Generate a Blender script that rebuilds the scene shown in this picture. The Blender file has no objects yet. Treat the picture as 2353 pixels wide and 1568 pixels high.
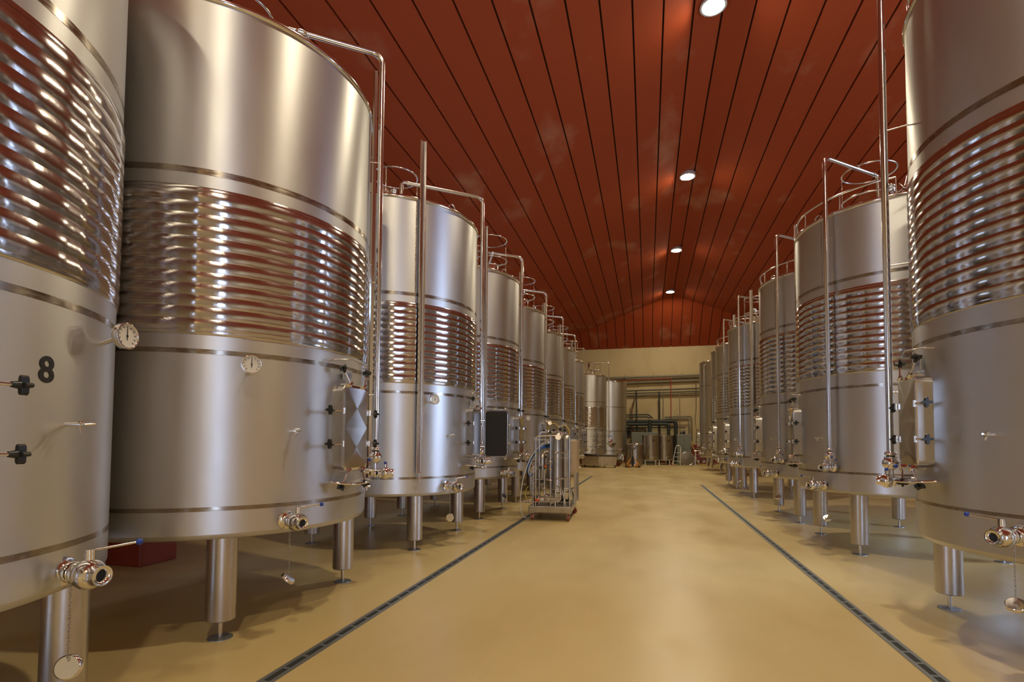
import bpy, math, random
from mathutils import Vector, Matrix
random.seed(7)
PI = math.pi
S = bpy.context.scene
COL = S.collection

# ------------------------------------------------------------------ camera
F_PX, SHIFT_PX = 1205.62, 179.44
PITCH, YAW, ROLL = 0.0403, 0.2529, 0.0069
def _chain(x, y, z):
    c, s = math.cos(ROLL), math.sin(ROLL); x, y = c*x - s*y, s*x + c*y
    c, s = math.cos(PITCH), math.sin(PITCH); y, z = c*y + s*z, -s*y + c*z
    c, s = math.cos(YAW), math.sin(YAW); x, z = c*x - s*z, s*x + c*z
    return Vector((x, z, y))
cam_d = bpy.data.cameras.new('camera'); cam = bpy.data.objects.new('camera', cam_d); COL.objects.link(cam)
r_, u_, f_ = _chain(1, 0, 0), _chain(0, 1, 0), _chain(0, 0, 1)
cam.matrix_world = Matrix(((r_.x, u_.x, -f_.x, 0), (r_.y, u_.y, -f_.y, 0), (r_.z, u_.z, -f_.z, 1.5), (0, 0, 0, 1)))
cam_d.sensor_width = 36; cam_d.lens = F_PX / 2353 * 36; cam_d.shift_y = SHIFT_PX / 2353
cam_d.clip_start = 0.05; cam_d.clip_end = 200
S.camera = cam

# ------------------------------------------------------------------ world, exposure, daylight
S.view_settings.view_transform = 'Standard'; S.view_settings.look = 'None'
S.view_settings.gamma = 1; S.view_settings.use_curve_mapping = False
S.view_settings.exposure = 0.0
S.cycles.use_denoising = True
S.cycles.sample_clamp_indirect = 6
S.cycles.max_bounces = 8; S.cycles.glossy_bounces = 5; S.cycles.diffuse_bounces = 4
S.cycles.caustics_reflective = True; S.cycles.blur_glossy = 0.6
W = bpy.data.worlds.new('sky'); S.world = W; W.use_nodes = True
W.node_tree.nodes['Background'].inputs[0].default_value = (0.62, 0.76, 1.0, 1)
W.node_tree.nodes['Background'].inputs[1].default_value = 1.2
LAMP_E = 610.0
LAMP_COL = (1.0, 0.87, 0.62)
def area_light(name, loc, rot, sx, sy, power, col):
    l = bpy.data.lights.new(name, 'AREA'); l.shape = 'RECTANGLE'; l.size = sx; l.size_y = sy
    l.energy = power; l.color = col
    o = bpy.data.objects.new(name, l); COL.objects.link(o); o.location = loc; o.rotation_euler = rot
    return o
DAY = (0.50, 0.66, 1.0)
area_light('daylight_rear_door', (8.0, -9.9, 2.2), (PI/2, 0, 0), 1.6, 4.0, 320, DAY)         # shines towards +Y
area_light('daylight_side_window', (10.6, 7.3, 3.55), (PI/2, 0, PI/2), 4.7, 2.5, 620, DAY)       # shines towards -X
area_light('daylight_left_window', (-6.9, -5.3, 2.9), (PI/2, 0, -PI/2), 2.4, 2.6, 330, DAY)      # shines towards +X
area_light('daylight_high_window', (-6.95, 13.0, 4.3), (PI/2, 0, -PI/2), 18.0, .7, 85, DAY)       # long strip window behind the left row

# ------------------------------------------------------------------ materials
def mat(name, col, rough=0.5, metal=0.0, emit=None, estr=0, spec=0.5, noise=None, bump=None, rnoise=None, aniso=0, arot=0.25):
    m = bpy.data.materials.new(name); m.use_nodes = True
    nt = m.node_tree; b = nt.nodes['Principled BSDF']
    b.inputs['Base Color'].default_value = (*col, 1); b.inputs['Roughness'].default_value = rough
    b.inputs['Metallic'].default_value = metal; b.inputs['Specular IOR Level'].default_value = spec
    if emit: b.inputs['Emission Color'].default_value = (*emit, 1); b.inputs['Emission Strength'].default_value = estr
    if aniso:      # rolled and ground around the tank: highlights stretch up and down
        tg = nt.nodes.new('ShaderNodeTangent'); tg.direction_type = 'RADIAL'; tg.axis = 'Z'
        nt.links.new(tg.outputs[0], b.inputs['Tangent']); b.inputs['Anisotropic'].default_value = aniso; b.inputs['Anisotropic Rotation'].default_value = arot
    tc = None
    def tex(scale, detail=4, stretch=(1, 1, 1)):
        nonlocal tc
        if tc is None: tc = nt.nodes.new('ShaderNodeTexCoord')
        mp = nt.nodes.new('ShaderNodeMapping'); mp.inputs['Scale'].default_value = stretch
        nt.links.new(tc.outputs['Object'], mp.inputs['Vector'])
        n = nt.nodes.new('ShaderNodeTexNoise'); n.inputs['Scale'].default_value = scale; n.inputs['Detail'].default_value = detail
        nt.links.new(mp.outputs['Vector'], n.inputs['Vector']); return n
    if noise:      # (scale, colour b, lo, hi, stretch)
        sc, cb, lo, hi, st = noise
        n = tex(sc, 6, st); rp = nt.nodes.new('ShaderNodeMapRange'); rp.inputs[1].default_value = lo; rp.inputs[2].default_value = hi
        mx = nt.nodes.new('ShaderNodeMix'); mx.data_type = 'RGBA'
        mx.inputs['A'].default_value = (*col, 1); mx.inputs['B'].default_value = (*cb, 1)
        nt.links.new(n.outputs['Fac'], rp.inputs[0]); nt.links.new(rp.outputs[0], mx.inputs['Factor'])
        nt.links.new(mx.outputs['Result'], b.inputs['Base Color'])
    if rnoise:     # (scale, lo, hi, stretch)
        sc, lo, hi, st = rnoise
        n = tex(sc, 5, st); rp = nt.nodes.new('ShaderNodeMapRange'); rp.inputs[1].default_value = .3; rp.inputs[2].default_value = .7
        rp.inputs[3].default_value = lo; rp.inputs[4].default_value = hi
        nt.links.new(n.outputs['Fac'], rp.inputs[0]); nt.links.new(rp.outputs[0], b.inputs['Roughness'])
    if bump:       # (scale, strength, distance, stretch)
        sc, stg, dist, st = bump
        n = tex(sc, 3, st); bp = nt.nodes.new('ShaderNodeBump'); bp.inputs['Strength'].default_value = stg; bp.inputs['Distance'].default_value = dist
        nt.links.new(n.outputs['Fac'], bp.inputs['Height']); nt.links.new(bp.outputs['Normal'], b.inputs['Normal'])
    return m
M = {}
M['shell'] = mat('satin_steel', (.61, .61, .605), .46, 1.0, noise=(1.6, (.56, .56, .555), .45, .75, (1, 1, .35)), rnoise=(2.5, .38, .46, (1, 1, .3)), bump=(1.3, .2, .02, (1, 1, .5)), aniso=.72)
M['leg'] = mat('leg_steel', (.56, .54, .51), .30, 1.0, noise=(6, (.36, .30, .23), .5, .8, (1, 1, .25)), rnoise=(5, .24, .42, (1, 1, .3)))
M['jacket'] = mat('mirror_steel', (.58, .565, .555), .14, 1.0, bump=(9, .22, .006, (1, 1, 1.6)), aniso=.7)
M['band'] = mat('ground_weld_steel', (.36, .32, .27), .24, 1.0, rnoise=(10, .16, .36, (1, 1, 6)), noise=(3, (.24, .20, .155), .4, .7, (1, 1, 2)), aniso=.9)
M['polish'] = mat('polished_steel', (.78, .77, .75), .10, 1.0)
M['collar'] = mat('collar_steel', (.46, .445, .43), .27, 1.0, rnoise=(4, .2, .34, (1, 1, .4)))
M['pipe'] = mat('tube_steel', (.66, .65, .64), .16, 1.0)
M['dullsteel'] = mat('dull_steel', (.50, .47, .42), .32, 1.0, noise=(8, (.40, .36, .30), .4, .7, (1, 1, .4)))
M['dark_in'] = mat('dark_inside', (.012, .011, .009), .6)
M['black'] = mat('black_plastic', (.012, .013, .012), .38)
M['rubber'] = mat('black_rubber', (.02, .022, .02), .55)
M['blue'] = mat('blue_plastic', (.012, .05, .32), .3)
M['dial'] = mat('dial_white', (.68, .66, .58), .4)
M['paint_black'] = mat('black_lettering', (.012, .012, .012), .5)
M['floor'] = mat('tan_epoxy_floor', (.56, .43, .195), .34, noise=(.55, (.46, .34, .145), .42, .68, (1, .45, 1)), rnoise=(1.4, .28, .46, (1, .5, 1)), bump=(2.0, .08, .01, (1, 1, 1)))
M['ceil'] = mat('oxide_red_board', (.335, .053, .012), .72, noise=(.7, (.46, .19, .10), .58, .78, (1, .6, 1)), bump=(90, .25, .004, (1, 1, 1)), spec=.3)
M['seam'] = mat('dark_seam', (.035, .010, .005), .8)
M['wall'] = mat('cream_wall', (.56, .45, .25), .8, noise=(.9, (.47, .36, .19), .5, .75, (1, 1, .5)), bump=(14, .15, .004, (1, 1, 1)))
M['dado'] = mat('oxide_red_paint', (.25, .035, .015), .42, noise=(2.2, (.10, .035, .02), .5, .75, (1, 1, 1)))
M['lens'] = mat('lamp_lens', (1, 1, 1), .4, emit=LAMP_COL, estr=LAMP_E)
M['white'] = mat('white_enamel', (.62, .60, .54), .4)
M['grate'] = mat('drain_edge_steel', (.30, .32, .32), .42, .8)
M['slot'] = mat('drain_slot', (.012, .014, .014), .7)
M['greybox'] = mat('grey_green_cabinet', (.19, .205, .18), .5)
M['insul'] = mat('dark_insulation', (.028, .036, .032), .6)
M['dkpipe'] = mat('dark_painted_pipe', (.075, .07, .055), .5)
M['grypipe'] = mat('grey_pipe', (.22, .20, .14), .5)
M['redpipe'] = mat('red_pipe', (.36, .025, .015), .45)
M['pinkpipe'] = mat('brownish_hose', (.22, .12, .09), .5)
M['yellow'] = mat('orange_yellow_paint', (.72, .30, .02), .4)
M['hose_y'] = mat('yellow_hose', (.62, .46, .06), .45)
M['hose_w'] = mat('white_hose', (.60, .60, .56), .4)
M['hose_b'] = mat('blue_hose', (.03, .12, .42), .35)
M['alu'] = mat('aluminium', (.72, .70, .64), .35, .9)
M['caster'] = mat('red_brown_wheel', (.30, .06, .03), .5)
M['beige'] = mat('beige_panel', (.52, .40, .25), .4, .35)
M['wheel'] = mat('pale_wheel', (.45, .38, .27), .5)
M['darksteel'] = mat('dark_worn_steel', (.22, .20, .17), .5, .8)
M['orange'] = mat('orange_plastic', (.65, .10, .02), .4)
M['label'] = mat('label_silver', (.55, .56, .56), .35, .6)
M['redbrown'] = mat('dark_red_machine', (.18, .035, .025), .4)
M['glass'] = mat('gauge_glass', (.55, .50, .46), .08, .2)

# ------------------------------------------------------------------ mesh helpers
class MB:
    def __init__(s): s.v = []; s.f = []; s.sm = []
    def add(s, vs, fs, smooth=True):
        n = len(s.v); s.v += [tuple(v) for v in vs]; s.f += [tuple(i + n for i in f) for f in fs]; s.sm += [smooth] * len(fs)
    def grid(s, rows, closed=True, smooth=True):
        n = len(rows[0]); vs = [v for r in rows for v in r]; fs = []
        for i in range(len(rows) - 1):
            for j in range(n if closed else n - 1):
                k = (j + 1) % n; fs.append((i*n + j, i*n + k, (i+1)*n + k, (i+1)*n + j))
        s.add(vs, fs, smooth)
    def mesh(s, name, m):
        me = bpy.data.meshes.new(name); me.from_pydata(s.v, [], s.f); me.materials.append(m)
        me.polygons.foreach_set('use_smooth', s.sm); me.update()
        import bmesh
        b = bmesh.new(); b.from_mesh(me); bmesh.ops.recalc_face_normals(b, faces=b.faces); b.to_mesh(me); b.free()
        return me
class Fr:
    """a local frame: origin, right u, up v, outward w"""
    def __init__(s, o, u=(1, 0, 0), v=(0, 1, 0), w=(0, 0, 1)): s.o, s.u, s.v, s.w = Vector(o), Vector(u).normalized(), Vector(v).normalized(), Vector(w).normalized()
    def __call__(s, a, b, c): return s.o + s.u*a + s.v*b + s.w*c
WORLD = Fr((0, 0, 0))
def zframe(x, y, z, ang=0):   # lying frame: v along +Z, u horizontal at ang, w horizontal normal
    u = Vector((math.cos(ang), math.sin(ang), 0)); return Fr((x, y, z), u, (0, 0, 1), u.cross(Vector((0, 0, 1))))
def box(mb, f, a0, a1, b0, b1, c0, c1, bev=0.0):
    if bev > 0:
        bev = min(bev, (a1-a0)*.45, (b1-b0)*.45, (c1-c0)*.45)
        rows = []
        def ring(c, ins):
            x0, x1, y0, y1 = a0+ins, a1-ins, b0+ins, b1-ins
            return [f(*p, c) for p in ((x0+bev, y0), (x1-bev, y0), (x1, y0+bev), (x1, y1-bev), (x1-bev, y1), (x0+bev, y1), (x0, y1-bev), (x0, y0+bev))]
        rows = [ring(c0, bev*.7), ring(c0+bev, 0), ring(c1-bev, 0), ring(c1, bev*.7)]
        for i in range(3): mb.grid([rows[i], rows[i+1]], True, False)
        mb.add(rows[0], [tuple(range(7, -1, -1))], False); mb.add(rows[3], [tuple(range(8))], False); return
    P = [f(a, b, c) for c in (c0, c1) for b in (b0, b1) for a in (a0, a1)]
    for q in ((0, 1, 3, 2), (4, 6, 7, 5), (0, 4, 5, 1), (2, 3, 7, 6), (0, 2, 6, 4), (1, 5, 7, 3)):
        mb.add([P[i] for i in q], [(0, 1, 2, 3)], False)
def rrect(w, h, r, n=5):
    out = []
    for cx, cy, a0 in ((w/2-r, h/2-r, 0), (-w/2+r, h/2-r, 90), (-w/2+r, -h/2+r, 180), (w/2-r, -h/2+r, 270)):
        for i in range(n+1):
            a = math.radians(a0 + 90*i/n); out.append((cx + r*math.cos(a), cy + r*math.sin(a)))
    return out
def prism(mb, f, loop, c0, c1, cap0=True, cap1=True, smooth=False):
    A = [f(a, b, c0) for a, b in loop]; B = [f(a, b, c1) for a, b in loop]; n = len(loop)
    mb.grid([A, B], True, smooth)
    if cap0: mb.add(A, [tuple(range(n))], False)
    if cap1: mb.add(B, [tuple(range(n))], False)
def lathe(mb, f, polylines, n=24):
    """profiles are (radius, height along w); each polyline is smooth in itself"""
    for pl in polylines:
        mb.grid([[f(r*math.cos(2*PI*k/n), r*math.sin(2*PI*k/n), h) for k in range(n)] for r, h in pl])
def cyl(mb, f, r, h0, h1, n=24, r2=None, cap=True):
    r2 = r if r2 is None else r2
    lathe(mb, f, [[(r, h0), (r2, h1)]], n)
    if cap:
        mb.add([f(r*math.cos(2*PI*k/n), r*math.sin(2*PI*k/n), h0) for k in range(n)], [tuple(range(n))], False)
        mb.add([f(r2*math.cos(2*PI*k/n), r2*math.sin(2*PI*k/n), h1) for k in range(n)], [tuple(range(n))], False)
def axis_frame(o, w, hint=(0, 0, 1)):
    w = Vector(w).normalized(); h = Vector(hint)
    if abs(w.dot(h)) > .95: h = Vector((1, 0, 0))
    u = h.cross(w).normalized(); return Fr(o, u, w.cross(u), w)
def rod(mb, a, b, r, n=10, r2=None):
    a, b = Vector(a), Vector(b); cyl(mb, axis_frame(a, b - a), r, 0, (b - a).length, n, r2)
def bend(pts, rad, n=6):
    pts = [Vector(p) for p in pts]; out = [pts[0]]
    for i in range(1, len(pts)-1):
        p, a, b = pts[i], (pts[i-1]-pts[i]).normalized(), (pts[i+1]-pts[i]).normalized()
        ang = a.angle(b)
        if ang > 3.1: out.append(p); continue
        d = min(rad / math.tan(ang/2), (pts[i-1]-p).length*.49, (pts[i+1]-p).length*.49); rr = d*math.tan(ang/2)
        c = p + (a+b).normalized() * (rr/math.sin(ang/2)); s0, s1 = p + a*d - c, p + b*d - c
        tot = s0.angle(s1)
        for k in range(n+1):
            t = k/n; v = (s0*math.sin((1-t)*tot) + s1*math.sin(t*tot)) / math.sin(tot); out.append(c + v)
    out.append(pts[-1]); return out
def tube(mb, pts, r, n=12, closed=False, cap=True):
    pts = [Vector(p) for p in pts]; m = len(pts); rows = []
    t0 = (pts[1]-pts[0]).normalized(); h = Vector((0, 0, 1)) if abs(t0.z) < .9 else Vector((1, 0, 0))
    u = (h - t0*h.dot(t0)).normalized()
    for i in range(m):
        if closed: t = (pts[(i+1) % m]-pts[i-1]).normalized()
        else: t = (pts[min(i+1, m-1)]-pts[max(i-1, 0)]).normalized()
        u = (u - t*u.dot(t)).normalized(); v = t.cross(u)
        rows.append([pts[i] + (u*math.cos(2*PI*k/n) + v*math.sin(2*PI*k/n))*r for k in range(n)])
    if closed: rows.append(rows[0])
    mb.grid(rows)
    if cap and not closed: mb.add(rows[0], [tuple(range(n))], False); mb.add(rows[-1], [tuple(range(n))], False)
def spline(pts, k=8):
    pts = [Vector(p) for p in pts]; q = [pts[0]] + pts + [pts[-1]]; out = []
    for i in range(1, len(q)-2):
        for j in range(k):
            t = j/k; a, b, c, d = q[i-1], q[i], q[i+1], q[i+2]
            out.append(.5*((2*b) + (c-a)*t + (2*a-5*b+4*c-d)*t*t + (3*b-a-3*c+d)*t**3))
    return out + [pts[-1]]
def circle(f, r, n=40, c=0): return [f(r*math.cos(2*PI*k/n), r*math.sin(2*PI*k/n), c) for k in range(n)]
def sphere(mb, o, r, n=12, sq=1):
    f = Fr(o); lathe(mb, f, [[(max(r*math.sin(PI*i/n), 1e-4), -r*sq*math.cos(PI*i/n)) for i in range(n+1)]], n+4)

CACHE = {}
def put(name, key, fn, m, parent=None, loc=None, **props):
    """link one object; meshes built once per key and shared"""
    k = (name, key)
    if key is None or k not in CACHE:
        mb = MB(); fn(mb); me = mb.mesh(name, M[m])
        if key is not None: CACHE[k] = me
    else: me = CACHE[k]
    o = bpy.data.objects.new(name, me); COL.objects.link(o)
    if parent: o.parent = parent
    if loc: o.location = loc
    for a, b in props.items(): o[a] = b
    return o
def thing(name, label, cat, loc=(0, 0, 0), rz=0, group=None):
    o = bpy.data.objects.new(name, None); COL.objects.link(o); o.location = loc; o.rotation_euler = (0, 0, rz)
    o.empty_display_size = .2
    o['label'] = label; o['category'] = cat
    if group: o['group'] = group
    return o
def tag(o, label, cat, group=None):
    o['label'] = label; o['category'] = cat
    if group: o['group'] = group
    return o
def struct(name, fn, m): return put(name, None, fn, m, kind='structure')
def text_mesh(name, body, f, size, m, parent, bold=0.02, **props):
    c = bpy.data.curves.new('lettering', 'FONT'); c.body = body; c.size = size; c.align_x = 'CENTER'; c.align_y = 'CENTER'
    c.offset = bold*size; c.extrude = .0008
    t = bpy.data.objects.new('lettering', c); COL.objects.link(t)
    bpy.context.view_layer.update()
    me = bpy.data.meshes.new_from_object(t.evaluated_get(bpy.context.evaluated_depsgraph_get()))
    bpy.data.objects.remove(t)
    for v in me.vertices: v.co = f(v.co.x, v.co.y, v.co.z)
    me.name = name; me.materials.clear(); me.materials.append(M[m])
    o = bpy.data.objects.new(name, me); COL.objects.link(o); o.parent = parent
    for a, b in props.items(): o[a] = b
    return o

# ------------------------------------------------------------------ the hall
XL, XR_, YB, YF = -7.1, 10.9, -10.0, 38.0
RIDGE_X, RIDGE_Z, SLOPE = 1.55, 10.75, 0.28
Y_HIP, WALL_TOP = 34.3, 8.09
HIPM = (RIDGE_Z - WALL_TOP) / (YF - Y_HIP)
def ceil_z(x): return RIDGE_Z - SLOPE*abs(x - RIDGE_X)
struct('floor', lambda mb: box(mb, WORLD, XL-.2, XR_+.2, YB-.2, YF+.2, -.2, 0), 'floor')
PLANK, X0 = .618, .97 - .618*30
def ceiling(mb, seams):
    g = .020
    k = 0
    while True:
        a, b = X0 + PLANK*k, X0 + PLANK*(k+1); k += 1
        if a > XR_: break
        if b < XL: continue
        if seams: a, b = a - g, a + g
        else: a, b = a + g, b - g
        a, b = max(a, XL), min(b, XR_)
        if b <= a: continue
        xs = [a, b]
        if a < RIDGE_X < b: xs = [a, RIDGE_X, b]
        up = .06 if seams else 0
        yh = lambda x: min(YF, Y_HIP + SLOPE*abs(x - RIDGE_X)/HIPM)
        A = [(x, YB, ceil_z(x)+up) for x in xs]; B = [(x, yh(x), ceil_z(x)+up) for x in xs]
        C = [(x, YF, min(WALL_TOP, ceil_z(x))+up) for x in xs]
        mb.grid([A, B], False, False); mb.grid([B, C], False, False)
        if not seams:
            U = lambda R: [(x, y, z+.06) for x, y, z in R]
            for e in (0, -1):
                P = [A[e], B[e], C[e]]; mb.grid([P, U(P)], False, False)
struct('ceiling', lambda mb: ceiling(mb, False), 'ceil')
struct('trim_1', lambda mb: ceiling(mb, True), 'seam')
def wall_x(mb, x, s, z0, z1, holes=()):
    ys = [YB] + [y for h in holes for y in h[:2]] + [YF]
    for i in range(0, len(ys), 2): box(mb, WORLD, min(x, x+.2*s), max(x, x+.2*s), ys[i], ys[i+1], z0, z1)
    for h in holes:
        if h[3] > z0: box(mb, WORLD, min(x, x+.2*s), max(x, x+.2*s), h[0], h[1], z0, h[3])
        if z1 > h[2]: box(mb, WORLD, min(x, x+.2*s), max(x, x+.2*s), h[0], h[1], max(z0, h[2]), z1)
HL, HR = [(-6.55, -4.05, 4.3, 1.5), (4.0, 22.0, 4.7, 3.9)], [(4.9, 9.7, 4.85, 2.25)]
struct('wall_left', lambda mb: wall_x(mb, XL, -1, 0, 8.6, HL), 'wall')
struct('wall_right', lambda mb: wall_x(mb, XR_, 1, 0, 8.6, HR), 'wall')
struct('wall_back', lambda mb: box(mb, WORLD, XL, XR_, YF, YF+.2, 0, 8.4), 'wall')
def wfront(mb):
    box(mb, WORLD, XL, 7.2, YB-.2, YB, 0, 11); box(mb, WORLD, 8.8, XR_, YB-.2, YB, 0, 11); box(mb, WORLD, 7.2, 8.8, YB-.2, YB, 4.2, 11)
struct('wall_front', wfront, 'wall')
def dado(mb):
    h = 1.28
    box(mb, WORLD, XL, XR_, YF-.012, YF, 0, h)
    for a, b in ((YB, YF-.02),): box(mb, WORLD, XL, XL+.012, a, b, 0, h)
    for a, b in ((YB, YF-.02),): box(mb, WORLD, XR_-.012, XR_, a, b, 0, h)
struct('trim_2', dado, 'dado')
def pier(mb): box(mb, WORLD, XL+.012, -5.68, 4.85, 5.35, 0, 1.28, .012)
struct('trim_3', pier, 'dado')
struct('trim_4', lambda mb: box(mb, WORLD, XL+.012, -5.68, 4.85, 5.35, 1.28, 8.3, .012), 'wall')

# floor drains with slots
def drain(label, x, y1):
    t = thing('floor_drain', label, 'floor drain', (x, -2, 0))
    L = y1 + 2
    put('channel', None, lambda mb: box(mb, WORLD, -.045, .045, 0, L, .0005, .002), 'slot', t)
    def edges(mb):
        for s in (-1, 1): box(mb, WORLD, min(s*.022, s*.052), max(s*.022, s*.052), 0, L, .0005, .005)
        k = 0.0
        while k < L: box(mb, WORLD, -.022, .022, k, k+.022, .002, .0045); k += .20
    put('grating', None, edges, 'grate', t)
drain('slotted steel floor drain running along the left row of tanks', -2.285, 22.4)
drain('slotted steel floor drain running along the right row of tanks', 1.785, 19.25)

# ceiling lamps
def lamp(y, label, group=None):
    t = thing('ceiling_lamp', label, 'ceiling lamp', (1.36, y, 10.60), 0, group)
    f = WORLD
    put('housing', 'h', lambda mb: (lathe(mb, f, [[(.17, .14), (.25, .10), (.27, -.02)], [(.27, -.02), (.225, -.025)], [(.225, -.025), (.222, .02)]], 32)), 'white', t)
    put('lens', 'l', lambda mb: lathe(mb, f, [[(.0005, -.030), (.12, -.027), (.20, -.021), (.2235, -.010)]], 32), 'lens', t)
lamp(-10+.8, 'round ceiling lamp behind the camera, farthest back', None)
lamp(-3.2, 'round ceiling lamp just behind the camera'); lamp(4.0, 'round ceiling lamp overhead, above the picture')
lamp(11.3, 'large round ceiling lamp cut by the top edge of the picture, nearest one in view')
lamp(18.6, 'bright round ceiling lamp, second nearest of those in view')
lamp(25.8, 'small round ceiling lamp between the second and the farthest')
lamp(33.0, 'farthest and smallest round ceiling lamp, at the end of the ridge')

# ------------------------------------------------------------------ tank parts (local: tank axis at the origin)
def pol(side, az, r, z):
    a = math.radians(az); return Vector((side*r*math.sin(a), -r*math.cos(a), z))
def fr(side, az, r, z):
    n = pol(side, az, 1, 0); v = Vector((0, 0, 1)); return Fr(pol(side, az, r, z), v.cross(n), v, n)
ZF = WORLD
def shell_mesh(mb, R, zb, zt):
    N = 144
    lathe(mb, ZF, [[(R-.035, zb), (R-.012, zb+.01), (R, zb+.04)], [(R, zb+.04), (R, (zb+zt)/2), (R, zt)]], N)
    lathe(mb, ZF, [[(.001, zb+.10), (R-.035, zb)]], N)
def roof_mesh(mb, R, zt): lathe(mb, ZF, [[(R, zt), (R-.03, zt+.012), (.25, zt+.16), (.001, zt+.165)]], 96)
def rim_mesh(mb, R, zt):
    lathe(mb, ZF, [[(R+.001, zt-.035), (R+.016, zt-.03), (R+.018, zt), (R+.008, zt+.014), (R-.02, zt+.016)]], 144)
def band_mesh(mb, R, z, h):
    lathe(mb, ZF, [[(R-.002, z-h/2), (R+.0015, z-h/2)], [(R+.0015, z-h/2), (R+.0015, z+h/2)], [(R+.0015, z+h/2), (R-.002, z+h/2)]], 144)
def jacket_mesh(mb, R, z0, z1, wob=.0017, lob=40, amp=.0075):
    n = round((z1-z0-.06)/.089); p = (z1-z0-.06)/n; N = 240
    lathe(mb, ZF, [[(R+.0005, z0), (R+.006, z0+.006), (R+.006, z0+.03)], [(R+.006, z1-.03), (R+.006, z1-.006), (R+.0005, z1)]], N)
    for i in range(n):
        zz = z0+.03+i*p; rows = []
        for k in range(7):
            t = k/6; q = math.sin(PI*t)**.9 if 0 < t < 1 else 0; row = []
            for j in range(N):
                a = 2*PI*j/N; r = R+.005 + q*(amp + wob*math.cos(lob*a) + wob*.35*math.sin(23*a + 2.1*i))
                row.append((r*math.cos(a), r*math.sin(a), zz+p*t))
            rows.append(row)
        mb.grid(rows)
def patch_mesh(mb, side, R, az0, az1, z0, z1):
    n = 6; p = (z1-z0)/n; rows = []
    m = 24
    for i in range(n):
        rows = []
        for k in range(7):
            t = k/6; z = z0+i*p+p*t; r = R+.004+.014*(math.sin(PI*t)**.8 if 0 < t < 1 else 0)
            rows.append([pol(side, az0+(az1-az0)*j/m, r*(1 if 0 < j < m else 1)-(.003 if j in (0, m) else 0), z) for j in range(m+1)])
        mb.grid(rows, False)
def knob_geo(mb, o, d):   # a clamp screw with a four-lobed star grip
    f = axis_frame(o, d)
    loop = []
    for k in range(24):
        a = 2*PI*k/24; r = .028 + .013*math.cos(4*a); loop.append((r*math.cos(a), r*math.sin(a)))
    cyl(mb, f, .012, -.03, 0, 10, .018); prism(mb, f, loop, 0, .028, smooth=False)
DOORCL = [(-.13, .40, -.6, 1.0), (.13, .40, .6, 1.0), (-.24, .14, -1, 0), (-.24, -.14, -1, 0), (.24, .14, 1, 0), (.24, -.14, 1, 0), (-.13, -.40, -.6, -1.0), (.13, -.40, .6, -1.0)]
def screw_geo(mb, f, i):
    a, b, da, db = DOORCL[i]; l = math.hypot(da, db); da, db = da/l, db/l
    rod(mb, f(a-da*.05, b-db*.05, .115), f(a+da*.09, b+db*.09, .095), .008, 8)
    g = Fr(f(a-da*.03, b-db*.03, .07), f.u, f.v, f.w)
    rod(mb, g(-.025*abs(db)-0, -.025*abs(da), .045), g(.025*abs(db), .025*abs(da), .045), .015, 10)
    rod(mb, f(a-da*.03, b-db*.03, .02), f(a-da*.03, b-db*.03, .12), .008, 8)
def knobs_geo(mb, f, i):
    a, b, da, db = DOORCL[i]; l = math.hypot(da, db); da, db = da/l, db/l
    knob_geo(mb, f(a+da*.115, b+db*.115, .091), f.u*da + f.v*db - f.w*.12)
def leaf_geo(mb, f, c):
    L = rrect(.40, .74, .06, 5); L2 = rrect(.36, .70, .05, 5); n = len(L)
    prism(mb, f, L, c, c+.012, True, False)
    A = [f(a, b, c+.012) for a, b in L]; B = [f(a, b, c+.016) for a, b in L2]; mb.grid([A, B], True, False)
    apex = [(0, .17), (0, -.17)]
    mid = [(-.18, 0), (.18, 0)]
    # two shallow pressed pyramids
    top = [p for p in L2 if p[1] >= 0]; bot = [p for p in L2 if p[1] < 0]
    for loop, ap in ((top + [(-.18, 0), (.18, 0)], apex[0]), ([(.18, 0), (-.18, 0)] + bot, apex[1])):
        V = [f(a, b, c+.016) for a, b in loop] + [f(*ap, c+.020)]
        m = len(loop); mb.add(V, [(i, (i+1) % m, m) for i in range(m)], False)
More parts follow.
